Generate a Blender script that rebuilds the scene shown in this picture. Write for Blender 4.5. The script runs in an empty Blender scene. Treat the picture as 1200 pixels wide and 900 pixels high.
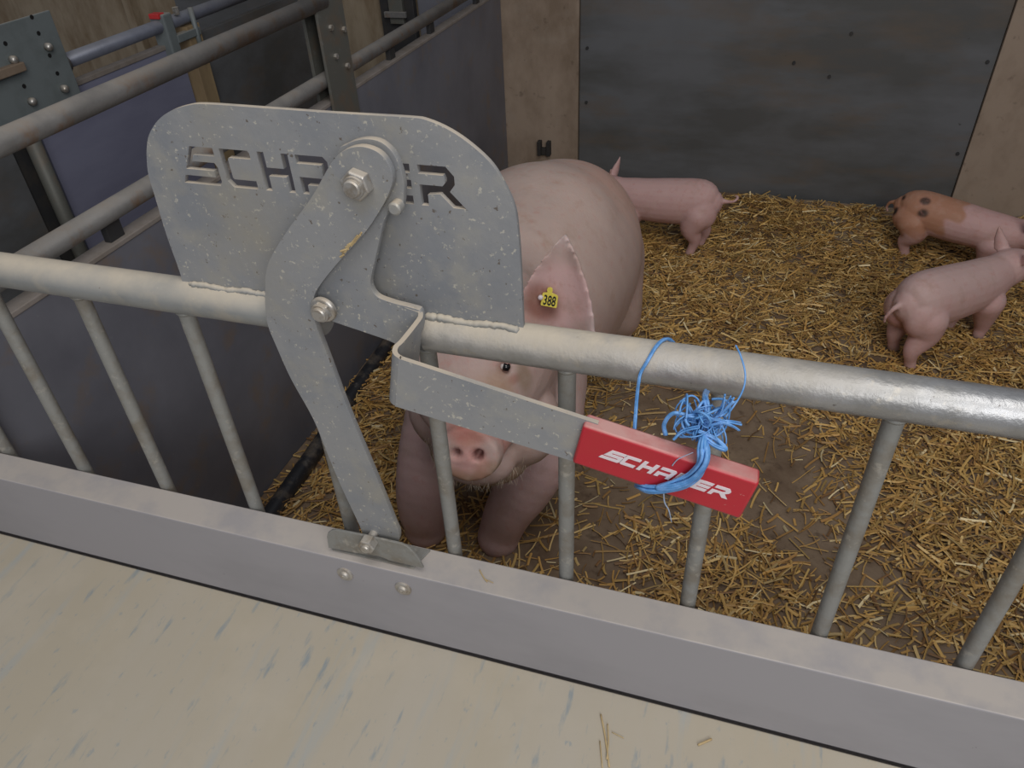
import bpy, bmesh, math, random
import numpy as np
from mathutils import Vector, Matrix
random.seed(7)
rng = np.random.default_rng(7)
S = bpy.context.scene
PI = math.pi

# ------------------------------------------------------------------ camera
FPX = 885.0
CAM = Vector((0.0, -0.6533, 0.4749))
PITCH, YAW, ROLL = math.radians(37.66), math.radians(-19.244), math.radians(3.1)
_f = Vector((math.sin(YAW)*math.cos(PITCH), math.cos(YAW)*math.cos(PITCH), -math.sin(PITCH)))
_r = Vector((math.cos(YAW), -math.sin(YAW), 0))
_d = _f.cross(_r)
RIGHT = math.cos(ROLL)*_r + math.sin(ROLL)*_d
DOWN = -math.sin(ROLL)*_r + math.cos(ROLL)*_d
cd = bpy.data.cameras.new('camera'); co = bpy.data.objects.new('camera', cd); S.collection.objects.link(co)
cd.sensor_width = 36.0; cd.lens = 36.0*FPX/1200.0; cd.clip_start = 0.02; cd.clip_end = 60
M3 = Matrix((RIGHT, -DOWN, -_f)).transposed()
co.matrix_world = Matrix.Translation(CAM) @ M3.to_4x4()
S.camera = co

# ------------------------------------------------------------------ light and exposure
S.view_settings.view_transform = 'Standard'; S.view_settings.look = 'None'
S.view_settings.exposure = 0.08; S.view_settings.gamma = 1.0; S.view_settings.use_curve_mapping = False
W = bpy.data.worlds.new('barn_ambient'); S.world = W; W.use_nodes = True
W.node_tree.nodes['Background'].inputs[0].default_value = (0.86, 0.90, 1.0, 1)
W.node_tree.nodes['Background'].inputs[1].default_value = 0.205
def area(name, loc, target, sx, sy, power, col):
    l = bpy.data.lights.new(name, 'AREA'); l.shape = 'RECTANGLE'; l.size = sx; l.size_y = sy; l.energy = power; l.color = col
    o = bpy.data.objects.new(name, l); S.collection.objects.link(o); o.location = loc
    o.rotation_euler = (Vector(target)-Vector(loc)).to_track_quat('-Z', 'Y').to_euler()
area('roof_light', (0.4, -0.9, 2.6), (0.0, 0.3, -0.6), 2.0, 1.4, 40, (1.0, 0.97, 0.93))
area('front_fill', (1.5, -3.0, 1.7), (-0.2, 0.2, -0.4), 2.4, 1.6, 64, (1.0, 0.985, 0.97))  # fill lamp added behind the camera to brighten the front-facing steel and beam

# ------------------------------------------------------------------ helpers
def at(px, py, axis, val):
    """world point on the plane axis=val that lies behind the measured photo pixel (1200x900)"""
    v = RIGHT*((px-600)/FPX) + DOWN*((py-450)/FPX) + _f
    k = (val-CAM[axis])/v[axis]
    return CAM + v*k
def link(o, parent=None):
    S.collection.objects.link(o)
    if parent is not None: o.parent = parent
    return o
def tag(o, label=None, cat=None, group=None, kind=None):
    if label: o['label'] = label
    if cat: o['category'] = cat
    if group: o['group'] = group
    if kind: o['kind'] = kind
    return o
def empty(name, loc, label=None, cat=None, group=None, kind=None):
    o = bpy.data.objects.new(name, None); o.location = loc; o.empty_display_size = 0.05
    link(o); return tag(o, label, cat, group, kind)
def wloc(p):
    v = Vector((0, 0, 0))
    while p is not None: v += p.location; p = p.parent
    return v
def obj(name, bm, m, parent=None, smooth=False, bevel=0, loc=None, autosm=None):
    """bm holds world coordinates; the object's origin goes to loc (its parent's by default)"""
    me = bpy.data.meshes.new(name)
    base = wloc(parent)
    L = Vector(loc) if loc is not None else base
    if isinstance(bm, bmesh.types.BMesh):
        bmesh.ops.recalc_face_normals(bm, faces=bm.faces[:])
        bmesh.ops.translate(bm, verts=bm.verts[:], vec=-L)
        bm.to_mesh(me); bm.free()
    else: me = bm
    o = bpy.data.objects.new(name, me); o.location = L-base
    if m: me.materials.append(m)
    if smooth:
        for p in me.polygons: p.use_smooth = True
        if autosm is not None:
            e = np.ones(0)
            me.set_sharp_from_angle(angle=math.radians(autosm))
    if bevel:
        b = o.modifiers.new('bevel', 'BEVEL'); b.width = bevel; b.segments = 2; b.limit_method = 'ANGLE'; b.angle_limit = math.radians(40)
    return link(o, parent)
def NB(): return bmesh.new()
def add_box(bm, lo, hi):
    v = [bm.verts.new((x, y, z)) for x in (lo[0], hi[0]) for y in (lo[1], hi[1]) for z in (lo[2], hi[2])]
    for f in ((0,1,3,2),(4,6,7,5),(0,4,5,1),(2,3,7,6),(0,2,6,4),(1,5,7,3)): bm.faces.new([v[i] for i in f])
    return bm
def box(lo, hi): return add_box(NB(), lo, hi)
def frames(pts):
    n = len(pts); T = []
    for i in range(n):
        a = pts[max(i-1, 0)]; b = pts[min(i+1, n-1)]; T.append((b-a).normalized())
    up = Vector((0, 0, 1)) if abs(T[0].z) < 0.9 else Vector((0, 1, 0))
    u = T[0].cross(up).normalized(); U = [u]
    for i in range(1, n):
        u = (u - T[i]*u.dot(T[i])).normalized(); U.append(u)
    return T, U
def add_tube(bm, pts, r, seg=10, caps=True):
    pts = [Vector(p) for p in pts]; T, U = frames(pts); rings = []
    for i, p in enumerate(pts):
        rr = r[i] if isinstance(r, (list, tuple)) else r
        V = T[i].cross(U[i])
        rings.append([bm.verts.new(p + (U[i]*math.cos(2*PI*k/seg) + V*math.sin(2*PI*k/seg))*rr) for k in range(seg)])
    for a, b in zip(rings, rings[1:]):
        for k in range(seg): bm.faces.new((a[k], a[(k+1) % seg], b[(k+1) % seg], b[k]))
    if caps: bm.faces.new(rings[0][::-1]); bm.faces.new(rings[-1])
    return bm
def tube(pts, r, seg=24): return add_tube(NB(), pts, r, seg)
def spline(pts, sub=6, closed=False):
    P = [Vector(p) for p in pts]; n = len(P); out = []
    for i in range(n if closed else n-1):
        if closed: p0, p1, p2, p3 = P[i-1], P[i], P[(i+1) % n], P[(i+2) % n]
        else: p0, p1, p2, p3 = P[max(i-1, 0)], P[i], P[i+1], P[min(i+2, n-1)]
        for k in range(sub):
            t = k/sub
            out.append(0.5*((2*p1)+(p2-p0)*t+(2*p0-5*p1+4*p2-p3)*t*t+(3*p1-p0-3*p2+p3)*t**3))
    if not closed: out.append(P[-1])
    return out
def plate_mesh(outer, holes, y0, y1):
    """flat plate in an XZ plane, from y0 (front) to y1 (back), cut through by holes"""
    cu = bpy.data.curves.new('tmp', 'CURVE'); cu.dimensions = '2D'; cu.fill_mode = 'BOTH'; cu.extrude = abs(y1-y0)/2
    for loop in [outer]+list(holes):
        s = cu.splines.new('POLY'); s.points.add(len(loop)-1); s.use_cyclic_u = True
        for i, (x, z) in enumerate(loop): s.points[i].co = (x, z, 0, 1)
    o = bpy.data.objects.new('tmp', cu); S.collection.objects.link(o)
    bpy.context.view_layer.update()
    dg = bpy.context.evaluated_depsgraph_get()
    me = bpy.data.meshes.new_from_object(o.evaluated_get(dg), depsgraph=dg)
    bm = NB(); bm.from_mesh(me); bpy.data.objects.remove(o); bpy.data.meshes.remove(me); bpy.data.curves.remove(cu)
    for v in bm.verts: v.co = Vector((v.co.x, (y0+y1)/2 - v.co.z, v.co.y))
    bmesh.ops.remove_doubles(bm, verts=bm.verts[:], dist=1e-6)
    return bm

# ------------------------------------------------------------------ materials
def mat(name, base, rough=0.6, metal=0.0, layers=(), dust=None, bump=0.0, bscale=60, spec=0.5, sss=0, attr=None, xfade=None, dscale=14):
    """layers: (colour, scale, lo, hi, amount, stretch)  noise-masked tints;  dust: (colour, amount) on upward faces"""
    m = bpy.data.materials.new(name); m.use_nodes = True; nt = m.node_tree; N = nt.nodes; K = nt.links
    b = N['Principled BSDF']; b.inputs['Roughness'].default_value = rough; b.inputs['Metallic'].default_value = metal
    b.inputs['Specular IOR Level'].default_value = spec
    tc = N.new('ShaderNodeNewGeometry'); 
    cur = None
    def rgb(c):
        n = N.new('ShaderNodeRGB'); n.outputs[0].default_value = (*c, 1); return n.outputs[0]
    if attr:
        a = N.new('ShaderNodeAttribute'); a.attribute_name = attr; cur = a.outputs['Color']
    else: cur = rgb(base)
    def noise(scale, stretch, det=5):
        mp = N.new('ShaderNodeMapping'); mp.inputs['Scale'].default_value = stretch
        K.new(tc.outputs['Position'], mp.inputs['Vector'])
        n = N.new('ShaderNodeTexNoise'); n.inputs['Scale'].default_value = scale; n.inputs['Detail'].default_value = det
        n.inputs['Roughness'].default_value = 0.62
        K.new(mp.outputs[0], n.inputs['Vector']); return n.outputs['Fac']
    for col, sc, lo, hi, amt, st in layers:
        r = N.new('ShaderNodeMapRange'); r.inputs[1].default_value = lo; r.inputs[2].default_value = hi; r.inputs[4].default_value = amt
        K.new(noise(sc, st), r.inputs[0])
        mx = N.new('ShaderNodeMix'); mx.data_type = 'RGBA'
        K.new(r.outputs[0], mx.inputs[0]); K.new(cur, mx.inputs[6]); mx.inputs[7].default_value = (*col, 1); cur = mx.outputs[2]
    if dust:
        sp = N.new('ShaderNodeSeparateXYZ'); K.new(tc.outputs['Normal'], sp.inputs[0])
        r = N.new('ShaderNodeMapRange'); r.inputs[1].default_value = dust[2] if len(dust) > 2 else 0.35; r.inputs[2].default_value = 0.95; r.inputs[4].default_value = dust[1]
        K.new(sp.outputs['Z'], r.inputs[0])
        n = N.new('ShaderNodeMapRange'); n.inputs[1].default_value = 0.3; n.inputs[2].default_value = 0.55; n.inputs[3].default_value = 0.35
        K.new(noise(dscale, (1, 1, 1)), n.inputs[0])
        mu = N.new('ShaderNodeMath'); mu.operation = 'MULTIPLY'; K.new(r.outputs[0], mu.inputs[0]); K.new(n.outputs[0], mu.inputs[1])
        if xfade:
            sx = N.new('ShaderNodeSeparateXYZ'); K.new(tc.outputs['Position'], sx.inputs[0])
            xr = N.new('ShaderNodeMath'); xr.operation = 'MULTIPLY_ADD'; xr.inputs[1].default_value = .16; K.new(noise(22, (1, 1, 1)), xr.inputs[0]); K.new(sx.outputs['X'], xr.inputs[2])
            xm = N.new('ShaderNodeMapRange'); xm.inputs[1].default_value = xfade[0]; xm.inputs[2].default_value = xfade[1]; xm.inputs[3].default_value = 1; xm.inputs[4].default_value = 0
            K.new(xr.outputs[0], xm.inputs[0]); m2 = N.new('ShaderNodeMath'); m2.operation = 'MULTIPLY'; K.new(xm.outputs[0], m2.inputs[0]); K.new(mu.outputs[0], m2.inputs[1]); mu = m2
        mx = N.new('ShaderNodeMix'); mx.data_type = 'RGBA'
        K.new(mu.outputs[0], mx.inputs[0]); K.new(cur, mx.inputs[6]); mx.inputs[7].default_value = (*dust[0], 1); cur = mx.outputs[2]
        if metal > 0:
            iv = N.new('ShaderNodeMath'); iv.operation = 'MULTIPLY_ADD'; iv.inputs[1].default_value = -metal; iv.inputs[2].default_value = metal
            K.new(mu.outputs[0], iv.inputs[0]); K.new(iv.outputs[0], b.inputs['Metallic'])
            rv = N.new('ShaderNodeMath'); rv.operation = 'MULTIPLY_ADD'; rv.inputs[1].default_value = 0.95-rough; rv.inputs[2].default_value = rough
            K.new(mu.outputs[0], rv.inputs[0]); K.new(rv.outputs[0], b.inputs['Roughness'])
    K.new(cur, b.inputs['Base Color'])
    if sss:
        b.inputs['Subsurface Weight'].default_value = sss; b.inputs['Subsurface Radius'].default_value = (0.012, 0.005, 0.003); b.inputs['Subsurface Scale'].default_value = 1
    if bump:
        bp = N.new('ShaderNodeBump'); bp.inputs['Strength'].default_value = bump; bp.inputs['Distance'].default_value = 0.002
        K.new(noise(bscale, (1, 1, 1)), bp.inputs['Height']); K.new(bp.outputs[0], b.inputs['Normal'])
    return m
O = (1, 1, 1)
DUST = (0.50, 0.43, 0.34)
M = {}
GALV = (0.305, 0.31, 0.318)
M['plate'] = mat('galvanised_plate', GALV, 0.55, 0.25, [((0.245, 0.26, 0.285), 9, .45, .62, .8, O), ((0.37, 0.36, 0.33), 20, .5, .68, .7, O), ((0.58, 0.55, 0.47), 170, .62, .67, .8, O), ((0.13, 0.10, 0.075), 130, .66, .69, .85, O), ((0.33, 0.30, 0.235), 5, .52, .72, .5, O)], (DUST, .95, .5), .25, 90)
M['rail'] = mat('galvanised_dusty_pipe', (0.31, 0.32, 0.32), 0.5, 0.3, [((0.25, 0.255, 0.25), 10, .4, .6, .6, O), ((0.45, 0.41, 0.34), 30, .5, .66, .5, O), ((0.07, 0.05, 0.04), 110, .70, .73, .8, O), ((0.6, 0.56, 0.48), 130, .68, .71, .7, O)], ((0.52, 0.46, 0.37), .98, .05), .2, 90, dscale=8)
M['rail_clean'] = mat('galvanised_rubbed_pipe', (0.40, 0.405, 0.415), 0.40, 0.72, [((0.30, 0.30, 0.295), 20, .42, .6, .7, O), ((0.46, 0.43, 0.38), 60, .56, .66, .6, O), ((0.08, 0.07, 0.06), 100, .68, .72, .8, O)], ((0.52, 0.46, 0.37), .98, -.2), .9, 45, xfade=(.0, .30))
M['bar'] = mat('galvanised_bar', (0.27, 0.27, 0.255), 0.6, 0.25, [((0.20, 0.17, 0.13), 22, .45, .65, .7, O), ((0.45, 0.42, 0.36), 60, .58, .7, .6, O)], None, .5, 80)
M['bolt'] = mat('zinc_bolt', (0.50, 0.48, 0.45), 0.36, 0.7, [((0.34, 0.29, 0.23), 60, .48, .62, .8, O)], (DUST, .6, .4), .2, 150)
M['beam'] = mat('grey_plastic_beam', (0.315, 0.305, 0.325), 0.5, 0, [((0.24, 0.235, 0.25), 6, .45, .65, .5, (.4, 1, 1)), ((0.10, 0.09, 0.08), 70, .72, .76, .6, O)], ((0.47, 0.425, 0.385), .92, .5), .05, 60)
M['lid'] = mat('dusty_plastic_lid', (0.425, 0.375, 0.29), 0.62, 0, [((0.44, 0.40, 0.335), 3.2, .4, .62, .7, (1.6, .35, 1)), ((0.34, 0.375, 0.385), 9, .55, .72, .75, (2.6, .22, 1)), ((0.22, 0.27, 0.30), 22, .60, .70, .75, (2.2, .45, 1)), ((0.25, 0.29, 0.31), 60, .63, .69, .6, (1.5, .7, 1)), ((0.50, 0.445, 0.355), 7, .5, .7, .4, O)], None, .06, 80)
M['panel'] = mat('grey_partition_board', (0.165, 0.168, 0.195), 0.42, 0, [((0.11, 0.112, 0.135), 3.5, .4, .65, .7, O), ((0.20, 0.145, 0.10), 9, .55, .70, .6, O), ((0.20, 0.20, 0.21), 38, .66, .72, .5, O)], ((0.34, 0.30, 0.26), .9, .5), .08, 40)
M['panel_blue'] = mat('blue_grey_board', (0.22, 0.225, 0.31), 0.35, 0, [((0.15, 0.15, 0.22), 4, .4, .7, .6, (1, .5, 2))], ((0.28, 0.26, 0.24), .9, .5), .03, 40)
M['cap'] = mat('dusty_cap', (0.25, 0.22, 0.20), 0.8, 0, [((0.19, 0.16, 0.13), 18, .4, .65, .8, O)], None, .2, 60)
M['backdark'] = mat('dark_wall_board', (0.125, 0.13, 0.138), 0.5, 0, [((0.075, 0.074, 0.07), 2.2, .4, .6, .8, (.6, 1, 1.9)), ((0.135, 0.10, 0.07), 3.6, .50, .70, .65, (.7, 1, 2.4)), ((0.15, 0.155, 0.168), 1.4, .5, .7, .5, O), ((0.02, 0.015, 0.012), 46, .72, .75, .6, O)], None, .1, 30)
M['tan'] = mat('stained_concrete', (0.33, 0.255, 0.195), 0.85, 0, [((0.17, 0.12, 0.08), 4, .42, .65, .75, (1, 1, .6)), ((0.31, 0.26, 0.21), 6, .55, .75, .6, O), ((0.07, 0.045, 0.03), 26, .62, .75, .5, O)], None, .5, 40)
M['tanstreak'] = mat('streaked_concrete', (0.32, 0.26, 0.185), 0.85, 0, [((0.15, 0.095, 0.045), 5, .45, .62, .75, (1, 1, .35)), ((0.17, 0.12, 0.07), 12, .45, .7, .6, (1, 1, .4))], None, .4, 40)
M['pipe'] = mat('dirty_grey_pipe', (0.20, 0.195, 0.19), 0.5, 0.2, [((0.13, 0.125, 0.12), 9, .42, .6, .7, O), ((0.17, 0.10, 0.055), 14, .52, .66, .8, O)], ((0.27, 0.245, 0.215), .8, .2), .4, 70)
M['pipe_blue'] = mat('blueish_pipe', (0.20, 0.215, 0.27), 0.4, 0.3, [((0.13, 0.14, 0.18), 9, .45, .65, .6, O)], ((0.26, 0.25, 0.24), .5, .2), .2, 70)
M['post'] = mat('dirty_steel_post', (0.125, 0.125, 0.11), 0.55, 0.2, [((0.17, 0.12, 0.08), 14, .5, .68, .6, O), ((0.18, 0.18, 0.17), 40, .6, .7, .6, O)], None, .4, 60)
M['greypl'] = mat('grey_bolted_plate', (0.175, 0.20, 0.205), 0.5, 0.1, [((0.13, 0.15, 0.15), 12, .45, .65, .6, O)], ((0.34, 0.31, 0.26), .8, .4), .1, 60)
M['dark'] = mat('dark_steel', (0.03, 0.03, 0.032), 0.6, 0.1, [((0.06, 0.05, 0.04), 12, .45, .7, .7, O)], None, .2, 60)
M['wood'] = mat('wooden_post', (0.33, 0.24, 0.13), 0.8, 0, [((0.20, 0.14, 0.08), 12, .45, .65, .7, (1, 1, .2))], None, .3, 60)
M['black'] = mat('black_rubber_pipe', (0.022, 0.023, 0.027), 0.4, 0, [((0.16, 0.13, 0.10), 14, .50, .66, .75, O), ((0.22, 0.21, 0.20), 40, .6, .72, .5, O)], None, .3, 60)
M['floor'] = mat('soiled_concrete_floor', (0.17, 0.12, 0.08), 0.75, 0, [((0.10, 0.062, 0.036), 3, .4, .62, .8, O), ((0.24, 0.185, 0.13), 8, .5, .7, .6, O)], None, .5, 50)
M['soil'] = mat('soiled_bedding', (0.25, 0.18, 0.12), 0.8, 0, [((0.12, 0.072, 0.04), 3.2, .42, .62, .8, O), ((0.27, 0.195, 0.125), 9, .5, .68, .7, O), ((0.06, 0.035, 0.02), 30, .56, .7, .6, O)], None, .9, 60)
M['straw'] = mat('straw', (1, 1, 1), 0.5, 0, [], None, 0, spec=0.5, attr='tone')
M['strawp'] = mat('dry_straw', (0.55, 0.42, 0.22), 0.55, 0, [((0.36, 0.25, 0.12), 60, .4, .65, .7, O)])
M['skin'] = mat('pig_skin', (1, 1, 1), 0.55, 0, [((0.36, 0.22, 0.15), 16, .54, .74, .45, O), ((0.50, 0.24, 0.20), 42, .56, .70, .35, O), ((0.66, 0.52, 0.46), 30, .52, .7, .14, O)], None, .35, 120, spec=0.35, sss=0.12, attr='skin')
M['eye'] = mat('dark_eye', (0.006, 0.005, 0.006), 0.06, 0, spec=0.7)
M['sclera'] = mat('eye_white', (0.62, 0.55, 0.52), 0.25)
M['lidskin'] = mat('eyelid_skin', (0.40, 0.235, 0.205), 0.6, 0, [((0.24, 0.14, 0.10), 160, .5, .65, .6, O)])
M['hair'] = mat('bristle', (0.55, 0.46, 0.36), 0.6)
M['tagy'] = mat('yellow_plastic', (0.80, 0.66, 0.10), 0.4, 0, [((0.58, 0.46, 0.08), 60, .5, .7, .5, O)])
M['ink'] = mat('black_ink', (0.012, 0.012, 0.012), 0.5)
M['red'] = mat('red_vinyl_grip', (0.46, 0.020, 0.034), 0.42, 0, [((0.44, 0.03, 0.035), 26, .5, .7, .6, O), ((0.60, 0.32, 0.28), 130, .69, .73, .7, O)], ((0.58, 0.40, 0.36), .75, .5), .1, 90)
M['white'] = mat('white_print', (0.74, 0.66, 0.70), 0.5, 0, [((0.66, 0.45, 0.46), 90, .56, .7, .5, O)])
M['twine'] = mat('blue_twine', (0.10, 0.29, 0.62), 0.38, 0, [((0.20, 0.42, 0.82), 90, .45, .62, .8, O), ((0.05, 0.16, 0.45), 40, .56, .7, .6, O)])
M['thread'] = mat('pale_twine_fibre', (0.40, 0.50, 0.66), 0.5)
M['redpaint'] = mat('red_paint_mark', (0.55, 0.03, 0.03), 0.5)
M['skinpink'] = M['skin']

FZ = -1.10      # pen floor
WY = 2.90       # back wall
PX = -1.185     # side partition face
# ------------------------------------------------------------------ setting
fl = obj('floor', box((-4.6, -2.2, FZ-0.1), (2.6, WY+0.1, FZ)), M['floor']); tag(fl, 'soiled brown concrete floor of the pen', None, None, 'structure')
wb = obj('wall_back', box((-4.6, WY+0.02, FZ), (2.6, WY+0.14, 0.9)), M['tanstreak']); tag(wb, 'stained tan concrete back wall behind the pens', None, None, 'structure')
def wpart(name, x0, x1, z0, z1, d, m, tilt=0.0):
    bm = box((x0, WY+0.02-d, z0), (x1, WY+0.019, z1))
    for v in bm.verts:
        if v.co.x > (x0+x1)/2: v.co.x += tilt*0
    return obj(name, bm, m, wb, bevel=0.002)
wpart('concrete_pilaster', -1.26, -0.827, FZ, 0.88, 0.05, M['tan'])
dp = wpart('dark_board', -0.824, 0.848, FZ+0.0, 0.86, 0.035, M['backdark'])
wpart('concrete_pilaster', 0.851, 2.59, FZ, 0.88, 0.05, M['tan'])
wpart('concrete_pilaster', -2.14, -2.02, FZ, 0.88, 0.04, M['tan'])
wpart('dark_board', -2.018, -1.78, FZ, 0.85, 0.03, M['tanstreak'])
wpart('dark_board', -1.60, -1.262, FZ, 0.85, 0.03, M['panel'])
gb = wpart('dark_board', -2.95, -2.142, FZ, 0.85, 0.035, M['backdark'])
wpart('concrete_pilaster', -3.27, -3.22, FZ, 0.86, 0.05, M['tanstreak'])
for x, z in ((-0.79, -0.42), (-0.79, -0.66), (0.82, -0.42), (0.82, -0.79), (0.30, -0.33), (0.1, -0.45), (0.25, -0.5)):
    obj('screw', tube([(x, WY-0.022, z), (x, WY-0.010, z)], 0.007, 8), M['dark'], dp)
# hook bracket low on the pilaster
p = at(638, 172, 1, WY-0.04)
bm = NB()
add_box(bm, (p.x-.032, WY-.062, p.z-.04), (p.x-.014, WY-.028, p.z+.03)); add_box(bm, (p.x+.014, WY-.062, p.z-.04), (p.x+.032, WY-.028, p.z+.03)); add_box(bm, (p.x-.014, WY-.05, p.z-.04), (p.x+.014, WY-.028, p.z-.005))
obj('hook_bracket', bm, M['dark'], wb, bevel=.002)
# black latch fitting on the wall behind the neighbouring pen
la = empty('gate_latch', (-1.69, WY-0.02, -0.55), 'black steel gate latch post on back wall behind the side partition', 'latch')
obj('upright', box((-1.775, WY-0.05, FZ), (-1.605, WY-0.012, 0.4)), M['dark'], la, bevel=.003)
obj('latch_plate', box((-1.72, WY-0.075, -0.33), (-1.65, WY-0.05, -0.21)), M['post'], la, bevel=.003)
obj('latch_bar', box((-1.74, WY-0.09, -0.30), (-1.63, WY-0.074, -0.275)), M['pipe'], la, bevel=.002)

# ------------------------------------------------------------------ side partition of this pen
sp = empty('pen_partition', (PX, 1.4, FZ), 'long grey board partition with dusty top edge on left side of pen', 'partition')
obj('board', box((PX-0.035, 0.02, FZ+0.02), (PX, WY-0.035, -0.197)), M['panel'], sp, bevel=.002)
obj('top_edge', box((PX-0.037, 0.018, -0.199), (PX+0.002, WY-0.036, -0.188)), M['cap'], sp, bevel=.002)
obj('rail', tube([(PX-.018, -0.25, -0.134), (PX-.018, WY-.03, -0.134)], 0.021), M['pipe'], sp, True)
for y in (0.10, 0.42, 1.75, 2.1, 2.6):
    obj('rail_spacer', box((PX-.026, y-.02, -0.192), (PX-.010, y+.02, -0.150)), M['dark'], sp, bevel=.001)
po = empty('steel_post', (PX-.02, 1.35, FZ), 'dirty steel post behind the sign plate, carrying the upper pipe', 'post')
bm = NB(); add_box(bm, (PX+.006, 1.285, -.32), (PX+.014, 1.432, 0.36)); add_box(bm, (PX-.046, 1.30, FZ), (PX-.036, 1.42, 0.36)); add_box(bm, (PX-.036, 1.40, -.187), (PX+.006, 1.408, 0.36))
obj('post_profile', bm, M['post'], po, bevel=.001)
for z, y in ((-.075, 1.34), (-.115, 1.395), (-.02, 1.41), (.0, 1.34)):
    obj('bolt', tube([(PX+.012, y, z), (PX+.022, y, z)], .008, 6), M['bolt'], po)
up = obj('upper_pipe', tube([(PX, -0.25, 0.066), (PX, 1.345, 0.066)], 0.0215), M['pipe'], None, True, loc=(PX, 0.5, 0.066)); up.name = 'pipe'
tag(up, 'dusty grey pipe running highest across upper left corner to the steel post', 'pipe')
bp = obj('rubber_pipe', tube(spline([(PX+.065, 0.30, FZ+.045), (PX+.055, .75, FZ+.048), (PX+.03, 1.3, FZ+.045), (PX+.027, 2.6, FZ+.045)]), 0.026, 16), M['black'], None, True, loc=(PX+.05, 1, FZ))
tag(bp, 'black dirty pipe lying in straw along foot of the partition', 'pipe')

# ------------------------------------------------------------------ neighbouring pen
NX = -2.18
nb = empty('pen_partition', (NX, 1.4, FZ), 'blue-grey board partition of next pen with bluish rail, upper left', 'partition')
obj('board', box((NX-.03, 1.17, FZ+.02), (NX, 1.92, -0.212)), M['panel_blue'], nb, bevel=.002)
obj('top_edge', box((NX-.034, 1.17, -0.214), (NX+.004, 1.92, -0.198)), M['cap'], nb, bevel=.002)
obj('board', box((NX-.03, 2.04, FZ+.02), (NX, WY-.035, -0.205)), M['backdark'], nb, bevel=.002)
obj('rail', tube([(NX, 1.27, -0.133), (NX, WY-.02, -0.133)], 0.023), M['pipe_blue'], nb, True)
wp = obj('wooden_post', box((NX-.03, 1.955, FZ), (NX+.025, 2.035, -0.16)), M['wood'], None, bevel=.003, loc=(NX, 2, FZ))
tag(wp, 'light wooden post between blue-grey board and dark board in next pen', 'post')
cl = empty('rail_clamp', (NX, 1.87, -0.2), 'grey rail clamp with red paint mark joining rails above next pen', 'clamp')
obj('clamp_body', box((NX-.03, 1.835, -.27), (NX+.034, 1.885, -.092)), M['greypl'], cl, bevel=.006)
obj('paint_mark', box((NX-.022, 1.826, -.106), (NX+.022, 1.862, -.088)), M['redpaint'], cl, bevel=.003)
obj('clamp_bar', box((NX+.006, 1.88, -.20), (NX+.036, 2.02, -.172)), M['greypl'], cl, bevel=.003)
obj('clamp_rod', tube([(NX+.03, 2.0, -.30), (NX+.03, 2.0, -.10)], .010, 10), M['greypl'], cl, True)
obj('bolt', tube([(NX+.02, 1.93, -.085), (NX+.02, 1.93, -.110)], .012, 6), M['bolt'], cl)
gp = empty('hinge_post', (NX, 1.2, FZ), 'dark post with grey bolted plate at upper left edge of frame', 'post')
obj('upright', box((NX-.06, 0.90, FZ), (NX-.01, 1.30, -.16)), M['dark'], gp, bevel=.004)
obj('tube_upright', tube([(NX+.02, 1.115, FZ), (NX+.02, 1.115, -.2)], .024, 14), M['post'], gp, True)
obj('board', box((NX-.025, -0.3, FZ+.02), (NX+.0, 1.05, -.26)), M['backdark'], gp, bevel=.002)
y0, y1 = 1.135, 1.335
bp2 = obj('bolted_plate', box((NX+.045, 1.0, -.245), (NX+.053, 1.335, .028)), M['greypl'], gp, bevel=.003)
for q in ((55, 55), (14, 70), (74, 104), (36, 119)):
    a = at(*q, 0, NX+.053)
    obj('bolt_head', tube([(NX+.053, a.y, a.z), (NX+.066, a.y, a.z), (NX+.071, a.y, a.z)], [.0125, .0115, .006], 12), M['bolt'], bp2, True)
for q in ((37, 20), (45, 39), (6, 51), (58, 65), (67, 86), (28, 101), (18, 79)):
    a = at(*q, 0, NX+.053)
    obj('hole', tube([(NX+.0525, a.y, a.z), (NX+.0545, a.y, a.z)], .0065, 10), M['ink'], bp2)
obj('tan_bracket', box((NX+.05, 0.98, -.10), (NX+.075, 1.155, -.075)), M['tan'], gp, bevel=.003)
obj('socket', tube([(NX+.02, 1.30, -.133), (NX+.02, 1.345, -.133)], .031, 14), M['pipe'], gp, True)

# right-hand partition, mostly out of frame
rp = empty('pen_partition', (1.8, 1.4, FZ), 'grey board partition on right side of pen, outside the photo', 'partition')
obj('board', box((1.75, 0.05, FZ+.02), (1.785, WY-.04, -.2)), M['panel'], rp, bevel=.002)

# ------------------------------------------------------------------ trough and gate
tr = empty('feed_trough', (-.1, -.4, FZ), 'grey plastic feed trough in foreground with dusty beige lid and flat-topped beam', 'trough')
tb = obj('beam', box((-1.95, -.064, -.5345), (1.7, -.012, -.378)), M['beam'], tr, bevel=.0018); tb['label'] = 'long grey beam with dusty flat top'
for q in ((405, 672), (473, 689)):
    a = at(*q, 1, -.064); x, z = a.x, a.z
    s = obj('screw', tube([(x, -.0635, z), (x, -.0665, z), (x, -.0675, z)], [.0125, .0125, .0112], 24), M['bolt'], tb, True, autosm=40)
    add = NB(); add_tube(add, [(x, -.0672, z), (x, -.0700, z), (x, -.0715, z)], [.0078, .0070, .0050], 20); add_tube(add, [(x, -.0700, z), (x, -.0722, z)], [.0036, .0030], 6)
    for v_ in s.data.vertices: pass
    obj('screw_boss', add, M['bolt'], None, True, autosm=50, loc=(x, -.0672, z)).name = 'tmpboss'
    bo = bpy.data.objects['tmpboss']; bo.name = 'screw_head'; bo.parent = tb; bo.location = Vector((x, -.0672, z))-wloc(tb)
bm = NB(); zt = -.5385
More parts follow.
